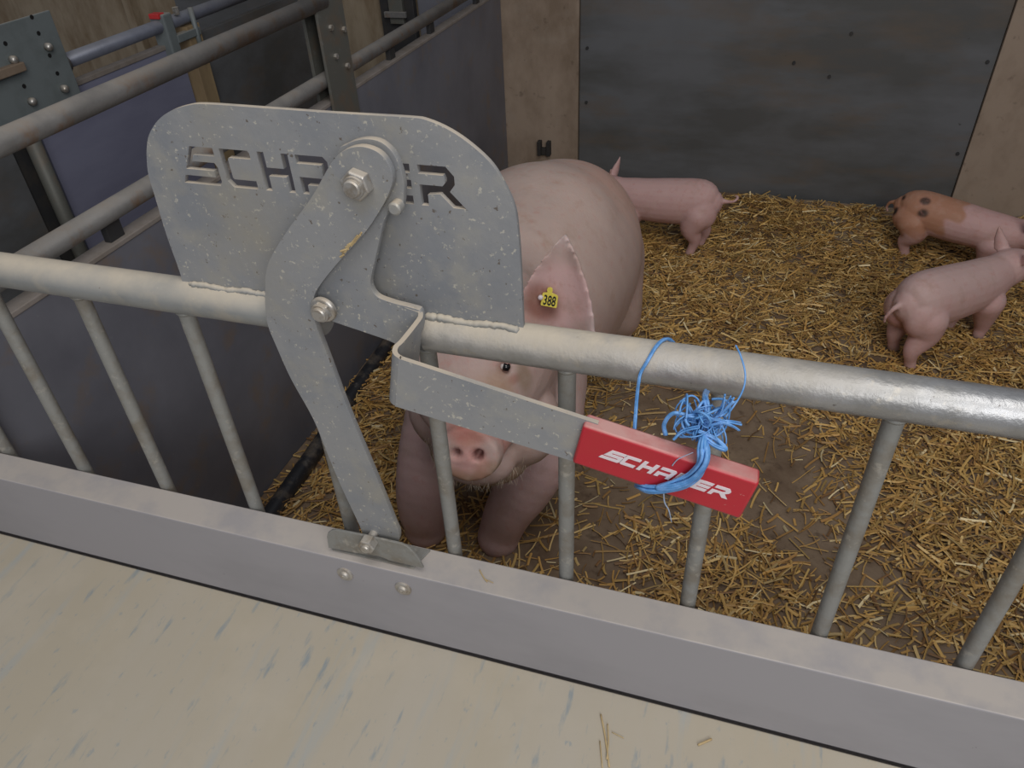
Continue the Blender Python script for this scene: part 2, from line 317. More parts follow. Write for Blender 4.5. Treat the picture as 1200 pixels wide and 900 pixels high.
v = [bm.verts.new(c) for c in ((-1.95, -.0655, zt), (1.7, -.0655, zt), (1.7, -1.1, zt-.05), (-1.95, -1.1, zt-.05))]
f = bm.faces.new(v); r = bmesh.ops.extrude_face_region(bm, geom=[f])
bmesh.ops.translate(bm, verts=[g for g in r['geom'] if isinstance(g, bmesh.types.BMVert)], vec=(0, 0, -.02))
ld = obj('lid', bm, M['lid'], tr, bevel=.002); ld['label'] = 'dusty beige lid with blue-grey streaks'
obj('front_board', box((-1.94, -.055, FZ), (1.69, -.022, -.535)), M['beam'], tr)

gt = empty('pen_gate', (0, 0, FZ), 'galvanised barred gate with thick dusty top rail, carries the sign plate', 'gate')
R0 = .0237
obj('top_rail', tube([(-1.95, 0, 0), (-.458, 0, 0)], R0, 40), M['rail'], gt, True, autosm=40)
def along(x0, x1, n, r):
    return [(x0+(x1-x0)*i/n, 0, 0) for i in range(n+1)]
obj('top_rail', tube([(-.325, 0, 0), (1.7, 0, 0)], R0, 40), M['rail_clean'], gt, True, autosm=40)
for i in range(-3, 13):
    x = 0.0045+0.1672*(i-6)
    if x < -1.9 or x > 1.6: continue
    obj('bar', tube([(x, 0, -.018), (x+random.uniform(-.001, .001), 0, -1.02)], .0103, 18), M['bar'], gt, True, autosm=40)
obj('bottom_rail', tube([(-1.95, 0, -1.03), (1.7, 0, -1.03)], .018, 16), M['bar'], gt, True)
for x in (-1.93, 1.68): obj('end_post', box((x-.025, -.011, FZ), (x+.025, .03, .04)), M['bar'], gt, bevel=.004)

# letter shapes for plate and grip, drawn on a 5 x 5 grid
def letters_for(T_):
    Q_ = (5-3*T_)/2
    LET = {
     'S': [(0,5),(5,5),(5,5-T_),(T_,5-T_),(T_,T_+Q_+T_),(4.5,T_+Q_+T_),(5,T_+Q_+T_-.6),(5,.6),(4.5,0),(0,0),(0,T_),(5-T_,T_),(5-T_,T_+Q_),(0,T_+Q_)],
     'C': [(0,5),(4.7,5),(5,4.7),(5,5-T_),(T_+.2,5-T_),(T_,4.8-T_),(T_,T_+.2),(T_+.2,T_),(5,T_),(5,0),(.8,0),(0,.8)],
     'H': [(0,5),(T_,5),(T_,2.5+T_/2),(5-T_,2.5+T_/2),(5-T_,5),(5,5),(5,0),(5-T_,0),(5-T_,2.5-T_/2),(T_,2.5-T_/2),(T_,0),(0,0)],
     'A': [(0,5),(4.4,5),(5,4.4),(5,0),(5-T_,0),(5-T_,1.2),(T_,1.2),(T_,0),(0,0),(0,1.2+T_-.1),(5-T_,1.2+T_-.1),(5-T_,5-T_),(0,5-T_)],
     'U': [(0,5),(T_,5),(T_,T_+.2),(T_+.2,T_),(4.8-T_,T_),(5-T_,T_+.2),(5-T_,5),(5,5),(5,.6),(4.4,0),(.6,0),(0,.6)],
     'E': [(0,5),(5,5),(5,5-T_),(T_,5-T_),(T_,T_+Q_+T_),(5,T_+Q_+T_),(5,T_+Q_),(T_,T_+Q_),(T_,T_),(5,T_),(5,0),(0,0)],
     'R': [(0,5),(4.1,5),(5.2,3.9),(5.2,2.9),(4.4,2.0),(6.6,0),(4.7,0),(2.9,1.6),(T_,1.4),(T_,0),(0,0),(0,2.6),(3.4,2.6),(3.8,3),(3.8,3.4),(3.6,5-T_),(0,5-T_)]}
    return LET
def word(origin, cw, ch, offs, slant=0.0, rot=0.0, sslant=.5, sw=None, T=1.1):
    LET = letters_for(T); out = []; c, s_ = math.cos(rot), math.sin(rot)
    for i, L in enumerate('SCHAUER'):
        loop = []
        for gx, gz in LET[L]:
            x = gx*(sw if (i == 0 and sw) else cw)/5 + offs[i]; z = gz*ch/5
            if i == 0 and gx < 2.5: x -= (5-gz)/5*cw*sslant
            x += slant*z
            loop.append((origin[0]+x*c-z*s_, origin[1]+x*s_+z*c))
        out.append(loop)
    return out
px_out = [(214,332),(210,317),(195,275),(182,232),(174,205),(172,187),(172,172),(175,157),(185,141),(200,130),(220,123.5),(240,122),(300,126),(390,132.5),(477,137.5),(500,141),(527,153),(553,171),(577,194),(593,221),(603,245),(607,273),(610,313),(613,380)]
ol = []
for q in px_out:
    a = at(*q, 1, -.003); ol.append((a.x, a.z))
ol2 = [tuple(v) for v in (Vector((p.x, p.y)) for p in spline([Vector((a, b, 0)) for a, b in ol], 4))]
ol2[0] = (ol2[0][0]-.001, .019); ol2[-1] = (ol2[-1][0], .019)
holes = word((0, .1555), .0365, .0425, (-.577, -.540, -.494, -.449, -.404, -.358, -.313), sslant=.58, sw=.029)
pl = obj('sign_plate', plate_mesh(ol2, holes, -.003, .003), M['plate'], gt, bevel=.0006); pl['label'] = 'galvanised steel plate with cut-out letters'
def bead(name, x0, x1, y, z, r):
    n = int((x1-x0)/.0025); pts = []; rs = []
    for i in range(n+1):
        pts.append((x0+(x1-x0)*i/n, y+random.uniform(-.0006, .0006), z+.0012*math.sin(i*.23)+random.uniform(-.0005, .0005))); rs.append(r*random.uniform(.75, 1.15))
    rs[0] = rs[-1] = r*.3
    obj(name, tube(pts, rs, 10), M['rail'], gt, True)
bead('weld_bead', -.638, -.49, -.006, .0225, .0042)
bead('weld_bead', -.325, -.214, -.0065, .0225, .0046)
for i in range(-3, 13):
    x = 0.0045+0.1672*(i-6)
    if -1.3 < x < .6: obj('weld_ring', tube([(x, 0, -.0215), (x, 0, -.0265)], [.0135, .0108], 16), M['bar'], gt, True)

# ------------------------------------------------------------------ latch lever with handle and red grip
lv = empty('latch_lever', (-.42, -.04, -.33), 'flat galvanised latch lever with bent strap handle and red grip, bolted over sign plate', 'lever')
YL = -.040
pxl = [(423,170),(440,174),(452,183),(460,197),(462,210),(457,226),(448,243),(430,270),(397,307),(377,332),(370,345),(369,358),(371,375),(388,421),(407,472),(428,523),(449,573),(463,608),(469,624),(466,636),(455,641),(440,640),(430,633),(423,614),(402,569),(386,531),(369,489),(343,442),(326,404),(316,379),(313,356),(313,335),(314,317),(320,299),(340,267),(367,230),(390,190),(405,175)]
ol = [(at(*q, 1, YL).x, at(*q, 1, YL).z) for q in pxl]
ol = [(p.x, p.y) for p in spline([Vector((a, b, 0)) for a, b in ol], 4, True)]
PV = at(421, 214, 1, YL-.004); PB = at(380, 362, 1, YL-.004); PF = at(431, 638, 1, -.064)
hole = [(PF.x+.006*math.cos(t*PI/8), PF.z+.006*math.sin(t*PI/8)) for t in range(16)]
obj('lever_arm', plate_mesh(ol, [hole], YL-.004, YL+.004), M['plate'], lv, bevel=.0008)
# bracket plate behind the arm
YB = -.028
pxb = [(396,178),(405,170),(416,165),(431,163),(447,167),(461,180),(469,198),(473,215),(473,228),(472,240),(468,247),(461,249),(456,244),(453,252),(449,262),(443,288),(438,310),(434,328),(435,338),(440,346),(448,351),(467,357),(483,361),(494,367),(493,390),(478,408),(455,399),(420,387),(383,374),(360,360),(356,330),(385,260),(395,220)]
ol = [(at(*q, 1, YB-.004).x, at(*q, 1, YB-.004).z) for q in pxb]
ol = [(p.x, p.y) for p in spline([Vector((a, b, 0)) for a, b in ol], 3, True)]
obj('bracket_plate', plate_mesh(ol, [], YB-.004, YB+.004), M['plate'], lv, bevel=.0008)
# strap handle: flat strip on edge, bent outward and then sideways, tilted down
TH = math.radians(11.6); U = Vector((math.cos(TH), 0, -math.sin(TH))); Wv = Vector((math.sin(TH), 0, math.cos(TH)))
A0 = at(495, 366, 1, -.031)       # top corner at the bracket end
HW = .0655
cl_ = [(-.02, -.030), (-.004, -.031), (.000, -.036), (.0015, -.046), (.0005, -.085), (-.001, -.097), (.002, -.106), (.010, -.1105), (.03, -.111), (.215, -.1112)]
cp = [Vector((a, b, 0)) for a, b in cl_]
cp = spline(cp, 4)
bm = NB(); rings = []
for i, p_ in enumerate(cp):
    t = (cp[min(i+1, len(cp)-1)]-cp[max(i-1, 0)]).normalized(); n = Vector((-t.y, t.x, 0))
    ring = []
    for sgn, h in ((1, 0), (-1, 0), (-1, -HW), (1, -HW)):
        q = p_+n*.0026*sgn; h = h*(1-.115*max(0, min(1, p_.x/.215)))
        ring.append(bm.verts.new(Vector((A0.x, 0, A0.z)) + U*q.x + Vector((0, q.y, 0)) + Wv*h))
    rings.append(ring)
for a, b in zip(rings, rings[1:]):
    for k in range(4): bm.faces.new((a[k], a[(k+1) % 4], b[(k+1) % 4], b[k]))
bm.faces.new(rings[0][::-1]); bm.faces.new(rings[-1])
obj('handle_strap', bm, M['plate'], lv, True, bevel=.0008, autosm=35)
# grip
G0 = at(683, 499, 1, -.1215); yg0, yg1 = -.1215, -.101
GL = .170; GH = .0525
def gpt(u, w, y): return Vector((G0.x, y, G0.z)) + U*u + Wv*w
bm = NB()
ringp = []
for u in (0, GL):
    ringp.append([bm.verts.new(gpt(u, w, y)) for w, y in ((0, yg0), (0, yg1), (-GH, yg1), (-GH, yg0))])
for k in range(4): bm.faces.new((ringp[0][k], ringp[0][(k+1) % 4], ringp[1][(k+1) % 4], ringp[1][k]))
bm.faces.new(ringp[0][::-1]); bm.faces.new(ringp[1])
gr = obj('grip', bm, M['red'], lv, True, bevel=.003, autosm=60); gr['label'] = 'red vinyl grip with white lettering'
L0 = at(705, 536, 1, yg0)
letters = word((L0.x, L0.z), .0150, .0138, [.0176*i-(.001 if i else -.002) for i in range(7)], slant=.42, rot=-TH, sslant=.35, T=1.3)
for k, lp in enumerate(letters):
    o_ = obj('letter', plate_mesh(lp, [], yg0-.0006, yg0+.0004), M['white'], gr)
def hexnut(name, c, af, h, bolt_r, bolt_h, ydir=-1, flange=None):
    bm = NB(); r = af/math.sqrt(3)
    add_tube(bm, [(c.x, c.y, c.z), (c.x, c.y+ydir*h*.85, c.z), (c.x, c.y+ydir*h, c.z)], [r, r, r*.88], 6)
    bmesh.ops.rotate(bm, verts=bm.verts[:], cent=c, matrix=Matrix.Rotation(.3, 3, 'Y'))
    n = obj(name, bm, M['bolt'], lv, bevel=.0008)
    obj('bolt_end', tube([(c.x, c.y, c.z), (c.x, c.y+ydir*(h+bolt_h*.8), c.z), (c.x, c.y+ydir*(h+bolt_h), c.z)], [bolt_r, bolt_r, bolt_r*.85], 24), M['bolt'], n, True, autosm=40)
    obj('collar', tube([(c.x, c.y+ydir*(h-.002), c.z), (c.x, c.y+ydir*(h+.0022), c.z)], [bolt_r*1.32, bolt_r*1.22], 24), M['bolt'], n, True, autosm=40)
    if flange: obj('flange', tube([(c.x, c.y, c.z), (c.x, c.y+ydir*.0025, c.z), (c.x, c.y+ydir*.005, c.z)], [flange, flange, flange*.85], 28), M['bolt'], n, True, autosm=50)
hexnut('nut', PV, .027, .0115, .0088, .007)
hexnut('nut', PB, .021, .009, .0085, .006, flange=.0155)
pn = at(466, 241, 1, YB-.006)
obj('pin', tube([(pn.x, YB-.004, pn.z), (pn.x, YB-.014, pn.z), (pn.x, YB-.0155, pn.z)], [.0068, .0068, .005], 18), M['plate'], lv, True, autosm=40)
obj('pivot_boss', tube([(PV.x, YB+.004, PV.z), (PV.x, -.003, PV.z)], .028, 30), M['plate'], lv, True, autosm=40)
# foot bracket on the beam
fb = empty('angle_bracket', (-.44, -.04, -.378), 'small galvanised angle bracket bolted under lever foot on the beam', 'bracket')
YT = -.0545
pxt = [(383,629),(384,625),(388,622),(395,621.5),(430,628.5),(470,637.5),(477,641),(484,647),(491,656),(496,666),(457,657),(445,652),(417,648),(385,642)]
ol = [(at(*q, 1, YT-.002).x, at(*q, 1, YT-.002).z) for q in pxt]
zmin = -.3775
ol = [(x, max(z, zmin)) for x, z in ol]
obj('upright_tab', plate_mesh(ol, [], YT-.002, YT+.0015), M['bar'], fb, bevel=.0004)
bm = NB()
a1 = at(505, 643, 2, -.375); 
top = [(-.50, YT+.0015), (-.372, YT+.0015), (a1.x, -.016), (-.50, -.016)]
vb = [bm.verts.new((x, y, -.3778)) for x, y in top]; f = bm.faces.new(vb); r = bmesh.ops.extrude_face_region(bm, geom=[f])
bmesh.ops.translate(bm, verts=[g for g in r['geom'] if isinstance(g, bmesh.types.BMVert)], vec=(0, 0, .0028))
obj('base_flange', bm, M['bar'], fb, bevel=.0004)
c = Vector((PF.x, YT-.002, PF.z))
bm = NB(); add_tube(bm, [c, c+Vector((0, -.013, 0)), c+Vector((0, -.0145, 0))], [.0128, .0128, .0108], 6)
obj('nut', bm, M['bolt'], fb, bevel=.0006)
obj('bolt', tube([(c.x, YL+.010, c.z), (c.x, YT-.0190, c.z), (c.x, YT-.0205, c.z)], [.0068, .0068, .0055], 20), M['bolt'], fb, True, autosm=40)

# ------------------------------------------------------------------ blue twine
tn = empty('baling_twine', tuple(at(825, 500, 1, -.1)), 'blue plastic baling twine knotted round red grip and shiny top rail', 'twine')
def strands(name, pts, n, spread, r, mt='twine', jit=.0):
    base = spline(pts, 8); T, Uu = frames(base); bm = NB()
    for k in range(n):
        a0 = random.uniform(0, 2*PI); rd = spread*math.sqrt(random.random()); tw_ = random.uniform(-3, 3); P_ = []
        for i, p_ in enumerate(base):
            t = i/(len(base)-1); V_ = T[i].cross(Uu[i]); an = a0+tw_*t; rr_ = rd*(1+jit*(t**2)*3)*(min(1, .35+t*4)*min(1, .35+(1-t)*4) if n > 10 else 1)
            P_.append(p_+Uu[i]*rr_*math.cos(an)+V_*rr_*math.sin(an))
        add_tube(bm, P_, r*random.uniform(.75, 1.2), 5)
    return obj(name, bm, M[mt], tn, True)
def A(px, py, y): return at(px, py, 1, y)
strands('rail_loop', [Vector((A(803, 400, 0).x+(A(751, 432, -.026).x-A(803, 400, 0).x)*(i_/6)**.8, .0262*math.cos(an_), .0262*math.sin(an_))) for i_, an_ in enumerate((-.5, .1, .7, 1.3, 1.9, 2.5, 3.0))] + [A(748, 449, -.036), A(746, 465, -.06), A(743, 505, -.095), A(742, 520, -.096)], 7, .0017, .0014)
strands('grip_band', [A(826, 508, -.112), A(824, 522, -.123), A(824, 540, -.1262), A(818, 556, -.1270), A(802, 568, -.1275), A(780, 573.5, -.1270), A(762, 574, -.1245), A(751, 571, -.117), A(746, 569, -.105)], 20, .0046, .0017)
strands('grip_band', [A(822, 510, -.112), A(826, 530, -.1250), A(823, 545, -.1290), A(810, 560, -.1290), A(790, 569, -.1290), A(770, 572, -.127)], 12, .0046, .0017)
bm = NB()
kc = A(823, 497, -.104)
for k in range(64):
    P_ = []; n_ = 5
    d = Vector((random.gauss(0, 1), random.gauss(0, .8), random.gauss(0, 1))).normalized(); e = d.orthogonal().normalized(); g = d.cross(e)
    R_ = random.uniform(.005, .017); off = Vector((random.uniform(-.017, .016), random.uniform(-.006, .012), random.uniform(-.013, .012)))
    a0 = random.uniform(0, 6.28); sp_ = random.uniform(2.2, 5.4)
    for i in range(9):
        a = a0+sp_*i/8
        w_ = kc+off+e*R_*math.cos(a)+g*R_*.8*math.sin(a); w_.y = max(w_.y, -.121)
        P_.append(w_)
    add_tube(bm, spline(P_, 2), random.uniform(.0005, .0014), 5)
obj('knot', bm, M['twine'], tn, True)
strands('loose_end', [A(826, 500, -.104), A(829, 480, -.095), A(826, 466, -.08), A(828, 458, -.04)], 6, .0022, .0015)
strands('loose_end', [A(828, 496, -.104), A(842, 485, -.10), A(856, 466, -.10)], 7, .0016, .0009, jit=1)
strands('loose_end', [A(826, 500, -.106), A(848, 494, -.104), A(868, 499, -.10)], 8, .0012, .0008, jit=1.2)
strands('loose_end', [A(828, 498, -.106), A(850, 500, -.10), A(856, 470, -.095), A(858, 468, -.095)], 3, .0012, .0008)
strands('loose_end', [A(812, 498, -.106), A(808, 480, -.10), A(802, 470, -.10), A(797, 471, -.10)], 3, .0008, .0008)
strands('loose_end', [A(815, 490, -.108), A(790, 484, -.108), A(778, 497, -.108), A(780, 510, -.108)], 6, .0018, .0012)
strands('loose_end', [A(818, 505, -.113), A(838, 514, -.114), A(850, 526, -.1165), A(838, 522, -.117), A(826, 512, -.115)], 7, .0018, .0013)
strands('loose_end', [A(820, 500, -.112), A(800, 505, -.115), A(789, 515, -.118)], 4, .0012, .0010)
strands('loose_end', [A(838, 500, -.10), A(846, 494, -.085), A(868, 462, -.050), A(873, 440, -.034), A(868, 418, -.026), A(862, 405, -.014)], 2, .0005, .0008)
strands('hanging_fibre', [A(778, 572, -.118), A(779, 588, -.116), A(784, 598, -.116), A(787, 612, -.114)], 2, .0005, .0004, 'thread')
strands('hanging_fibre', [A(812, 530, -.1225), A(795, 538, -.1225), A(788, 546, -.1225)], 2, .0006, .0004, 'thread')

# ------------------------------------------------------------------ animals
def loft(bm, rings, seg=20):
    """rings: (centre, half-width, half-height) round a spine, closed by domes"""
    R_ = [(Vector(c_), a_, b_) for c_, a_, b_ in rings]
    # smooth resample
    cs = spline([r_[0] for r_ in R_], 4); ab = spline([Vector((r_[1], r_[2], 0)) for r_ in R_], 4)
    n = len(cs); out = []
    def ring(c_, t, a_, b_):
        up_ = Vector((0, 0, 1)); s_ = t.cross(up_)
        if s_.length < .25: s_ = t.cross(Vector((0, 1, 0)))
        s_.normalize(); u_ = s_.cross(t).normalized()
        return [bm.verts.new(c_+s_*a_*math.cos(2*PI*k/seg)+u_*b_*math.sin(2*PI*k/seg)) for k in range(seg)]
    t0 = (cs[1]-cs[0]).normalized(); t1 = (cs[-1]-cs[-2]).normalized(); a0, b0 = ab[0].x, ab[0].y; a1_, b1_ = ab[-1].x, ab[-1].y
    for k in (0.15, .5, .85): out.append(ring(cs[0]-t0*min(a0, b0)*math.cos(k*PI/2)*.8, t0, a0*math.sin(k*PI/2), b0*math.sin(k*PI/2)))
    for i in range(n):
        t = (cs[min(i+1, n-1)]-cs[max(i-1, 0)]).normalized(); out.append(ring(cs[i], t, ab[i].x, ab[i].y))
    for k in (.85, .5, 0.15): out.append(ring(cs[-1]+t1*min(a1_, b1_)*math.cos(k*PI/2)*.8, t1, a1_*math.sin(k*PI/2), b1_*math.sin(k*PI/2)))
    for a, b in zip(out, out[1:]):
        for k in range(seg): bm.faces.new((a[k], a[(k+1) % seg], b[(k+1) % seg], b[k]))
    bm.faces.new(out[0][::-1]); bm.faces.new(out[-1])
def chain(bm, pts, seg=14):
    P_ = spline([Vector(p_) for p_, r_ in pts], 8); R_ = spline([Vector((r_, 0, 0)) for p_, r_ in pts], 8); last = None
    for p_, r_ in zip(P_, R_):
        if last is None or (p_-last).length > r_.x*.22:
            ball(bm, p_, r_.x); last = p_
_sb = bmesh.new(); bmesh.ops.create_icosphere(_sb, subdivisions=3, radius=1.0)
SPV = [v.co.copy() for v in _sb.verts]; _sb.verts.index_update(); SPF = [[v.index for v in f.verts] for f in _sb.faces]; _sb.free()
def ball(bm, c_, r_, sc=(1, 1, 1)):
    c_ = Vector(c_); vs = [bm.verts.new((c_.x+v.x*r_*sc[0], c_.y+v.y*r_*sc[1], c_.z+v.z*r_*sc[2])) for v in SPV]
    for f in SPF: bm.faces.new((vs[f[0]], vs[f[1]], vs[f[2]]))
def smooth_region(me, weight, iters):
    """evens out the skin where weight (one value per vertex) is above zero"""
    co_ = getco(me).astype(np.float64); n = len(co_)
    e = np.empty(len(me.edges)*2, np.int32); me.edges.foreach_get('vertices', e); e = e.reshape(-1, 2)
    cnt = np.bincount(e.ravel(), minlength=n).astype(float)
    for _ in range(iters):
        acc = np.stack([np.bincount(e[:, 0], co_[e[:, 1], k], n)+np.bincount(e[:, 1], co_[e[:, 0], k], n) for k in range(3)], 1)/cnt[:, None]
        co_ += (acc-co_)*(weight*.7)[:, None]
    me.vertices.foreach_set('co', co_.astype(np.float32).ravel())
def ear(bm, base, tip, side, width, cup, th, fwd, curl=0.0, n=12, m_=12):
    """thick cupped leaf: base -> tip, side = across, fwd = way the inside faces"""
    base, tip, side, fwd = map(Vector, (base, tip, side, fwd)); side.normalize(); fwd.normalize()
    F_ = []; B_ = []
    for i in range(n+1):
        t = i/n
        w_ = width*(1.0+.25*t)*(1-t**1.35)**.9 if t < 1 else .0
        w_ = max(w_, th*.35)
        c_ = base.lerp(tip, t)+fwd*curl*t*t
        rf = []; rb = []
        for j in range(m_+1):
            s_ = j/m_*2-1
            q = c_+side*s_*w_*.5+fwd*cup*(s_*s_-0.5)*(1-.7*t)
            rf.append(bm.verts.new(q+fwd*th*.5)); rb.append(bm.verts.new(q-fwd*th*.5))
        F_.append(rf); B_.append(rb)
    for i in range(n):
        for j in range(m_):
            bm.faces.new((F_[i][j], F_[i][j+1], F_[i+1][j+1], F_[i+1][j])); bm.faces.new((B_[i][j], B_[i+1][j], B_[i+1][j+1], B_[i][j+1]))
        bm.faces.new((F_[i][0], F_[i+1][0], B_[i+1][0], B_[i][0])); bm.faces.new((F_[i][m_], B_[i][m_], B_[i+1][m_], F_[i+1][m_]))
    for j in range(m_):
        bm.faces.new((F_[0][j], B_[0][j], B_[0][j+1], F_[0][j+1])); bm.faces.new((F_[n][j], F_[n][j+1], B_[n][j+1], B_[n][j]))
def fuse(bm, voxel, smooth):
    bmesh.ops.recalc_face_normals(bm, faces=bm.faces[:])
    me = bpy.data.meshes.new('t'); bm.to_mesh(me); bm.free()
    o = bpy.data.objects.new('t', me); S.collection.objects.link(o)
    r = o.modifiers.new('r', 'REMESH'); r.mode = 'VOXEL'; r.voxel_size = voxel
    s_ = o.modifiers.new('s', 'SMOOTH'); s_.factor = .5; s_.iterations = smooth
    bpy.context.view_layer.update(); dg = bpy.context.evaluated_depsgraph_get()
    out = bpy.data.meshes.new_from_object(o.evaluated_get(dg), depsgraph=dg)
    bpy.data.objects.remove(o); bpy.data.meshes.remove(me)
    for p_ in out.polygons: p_.use_smooth = True
    return out
def getco(me):
    a = np.empty(len(me.vertices)*3, np.float32); me.vertices.foreach_get('co', a); return a.reshape(-1, 3)
def paint(me, base, spots):
    """hide colouring by place on the body: spots = (centre, radius, softness, colour, strength, (sx, sy, sz))"""
    co_ = getco(me); n = len(co_); col = np.tile(np.array([*base, 1], np.float32), (n, 1))
    wob = .12*np.sin(co_[:, 0]*70+co_[:, 2]*45)+.10*np.sin(co_[:, 1]*85+1.3+co_[:, 2]*30)
    for c_, r_, soft, cc, st, sc in spots:
        d_ = np.sqrt((((co_-np.array(c_))/np.array(sc))**2).sum(1))/r_+wob
        k_ = np.clip((1+soft-d_)/(2*soft), 0, 1); k_ = (k_*k_*(3-2*k_)*st)[:, None]
        col[:, :3] = col[:, :3]*(1-k_)+np.array(cc)*k_
    at_ = me.color_attributes.new('skin', 'FLOAT_COLOR', 'POINT'); at_.data.foreach_set('color', col.ravel())
def dent(me, c_, r_, push):
    co_ = getco(me).astype(np.float64); d_ = np.linalg.norm(co_-np.array(c_), axis=1)/r_
    k_ = np.clip(1-d_, 0, 1); k_ = k_*k_*(3-2*k_)
    co_ += k_[:, None]*np.array(push); me.vertices.foreach_set('co', co_.astype(np.float32).ravel())
PINK = (0.47, 0.335, 0.30)
DEEP = (0.50, 0.24, 0.21)
# --- sow
bm = NB()
loft(bm, [((-.53, 1.64, -.72), .16, .21), ((-.53, 1.54, -.69), .225, .265), ((-.535, 1.35, -.635), .265, .288), ((-.54, 1.14, -.605), .262, .288), ((-.545, .92, -.585), .235, .265), ((-.54, .78, -.555), .195, .225), ((-.52, .65, -.50), .165, .19)], 28)
HD = [((-.505, .66, -.485), .165, .19), ((-.492, .57, -.47), .160, .172), ((-.480, .50, -.475), .148, .150), ((-.467, .45, -.490), .125, .128), ((-.455, .41, -.505), .098, .102), ((-.446, .37, -.514), .074, .074), ((-.441, .345, -.516), .065, .060)]
loft(bm, HD, 24)
for c_, r_, sc in (((-.560, .535, -.585), .098, (1, 1, 1.1)), ((-.400, .520, -.585), .094, (1, 1, 1.1)), ((-.480, .48, -.655), .082, (1.4, 1, .85)), ((-.467, .42, -.612), .066, (1.4, 1, .85)), ((-.5, .66, -.63), .13, (1.1, 1, 1)),
                   ((-.53, 1.50, -.72), .24, (1.05, 1, 1)), ((-.535, 1.25, -.70), .25, (1.02, 1.3, .85)), ((-.55, .90, -.66), .21, (1.05, 1, 1)), ((-.55, 1.2, -.50), .21, (1.15, 1.4, .93))): ball(bm, c_, r_, sc)
# snout disc
sd = Vector((-.435, .325, -.507)); sn = Vector((.12, -.93, .34)).normalized()
q_ = sn.to_track_quat('Z', 'Y').to_matrix().to_4x4()
bmesh.ops.create_cone(bm, cap_ends=True, segments=28, radius1=.064, radius2=.059, depth=.036, matrix=Matrix.Translation(sd) @ q_ @ Matrix.Diagonal((1.03, .93, 1, 1)))
# brows and cheeks
ball(bm, (-.402, .475, -.400), .024, (1.1, 1, .8)); ball(bm, (-.530, .49, -.405), .024, (1.1, 1, .8))
# legs
chain(bm, [((-.42, .80, -.68), .115), ((-.40, .69, -.79), .095), ((-.425, .625, -.88), .076), ((-.462, .60, -.96), .064), ((-.486, .595, -1.03), .058), ((-.494, .585, -1.062), .056)])
chain(bm, [((-.64, .80, -.68), .115), ((-.672, .68, -.80), .095), ((-.685, .60, -.90), .080), ((-.690, .57, -.98), .070), ((-.690, .565, -1.04), .060), ((-.69, .555, -1.06), .056)])
chain(bm, [((-.42, 1.50, -.76), .14), ((-.36, 1.46, -.88), .09), ((-.35, 1.60, -.97), .05), ((-.36, 1.66, -1.04), .040), ((-.365, 1.63, -1.072), .040)])
chain(bm, [((-.64, 1.50, -.76), .14), ((-.70, 1.44, -.90), .09), ((-.70, 1.62, -.98), .05), ((-.69, 1.66, -1.04), .040), ((-.68, 1.64, -1.072), .042)])
# teats and tail
for i in range(5):
    for s_ in (-1, 1): ball(bm, (-.48+.09*s_, .94+.11*i, -.905), .018, (1, 1, 1.4))
chain(bm, [((-.44, 1.80, -.62), .016), ((-.44, 1.86, -.62), .012), ((-.42, 1.88, -.65), .009), ((-.45, 1.89, -.68), .008)], 8)
# ears
EB, ET = at(648, 402, 1, .575), at(661, 274, 1, .60)
ear(bm, EB, ET, (1.0, .12, -.05), .182, .036, .012, (-.1, -.92, .30), curl=-.01)
EB2, ET2 = Vector((-.615, .60, -.38)), Vector((-.66, .60, -.235))
ear(bm, EB2, ET2, (1.0, -.25, .10), .118, .030, .012, (.12, -.92, .30), curl=-.01)
me = fuse(bm, .0062, 5)
smooth_region(me, np.clip((getco(me)[:, 1]-.70)/.08, 0, 1)*np.clip((getco(me)[:, 2]+.98)/.1, 0, 1), 90)
# nostrils, mouth line, eye sockets
t_ = sn.cross(Vector((0, 0, 1))).normalized(); t_ = -t_ if t_.x < 0 else t_; u_ = t_.cross(sn).normalized(); u_ = -u_ if u_.z < 0 else u_
sf = sd+sn*.018
for s_ in (-1, 1):
    c_ = sf+t_*.0195*s_+u_*.004
    dent(me, c_, .0165, tuple(-sn*.030))
EYE = at(593, 430, 1, .452); 
co_ = getco(me)
i_ = np.argmin(((co_-np.array(EYE))**2).sum(1)); surf = Vector(co_[i_].tolist())
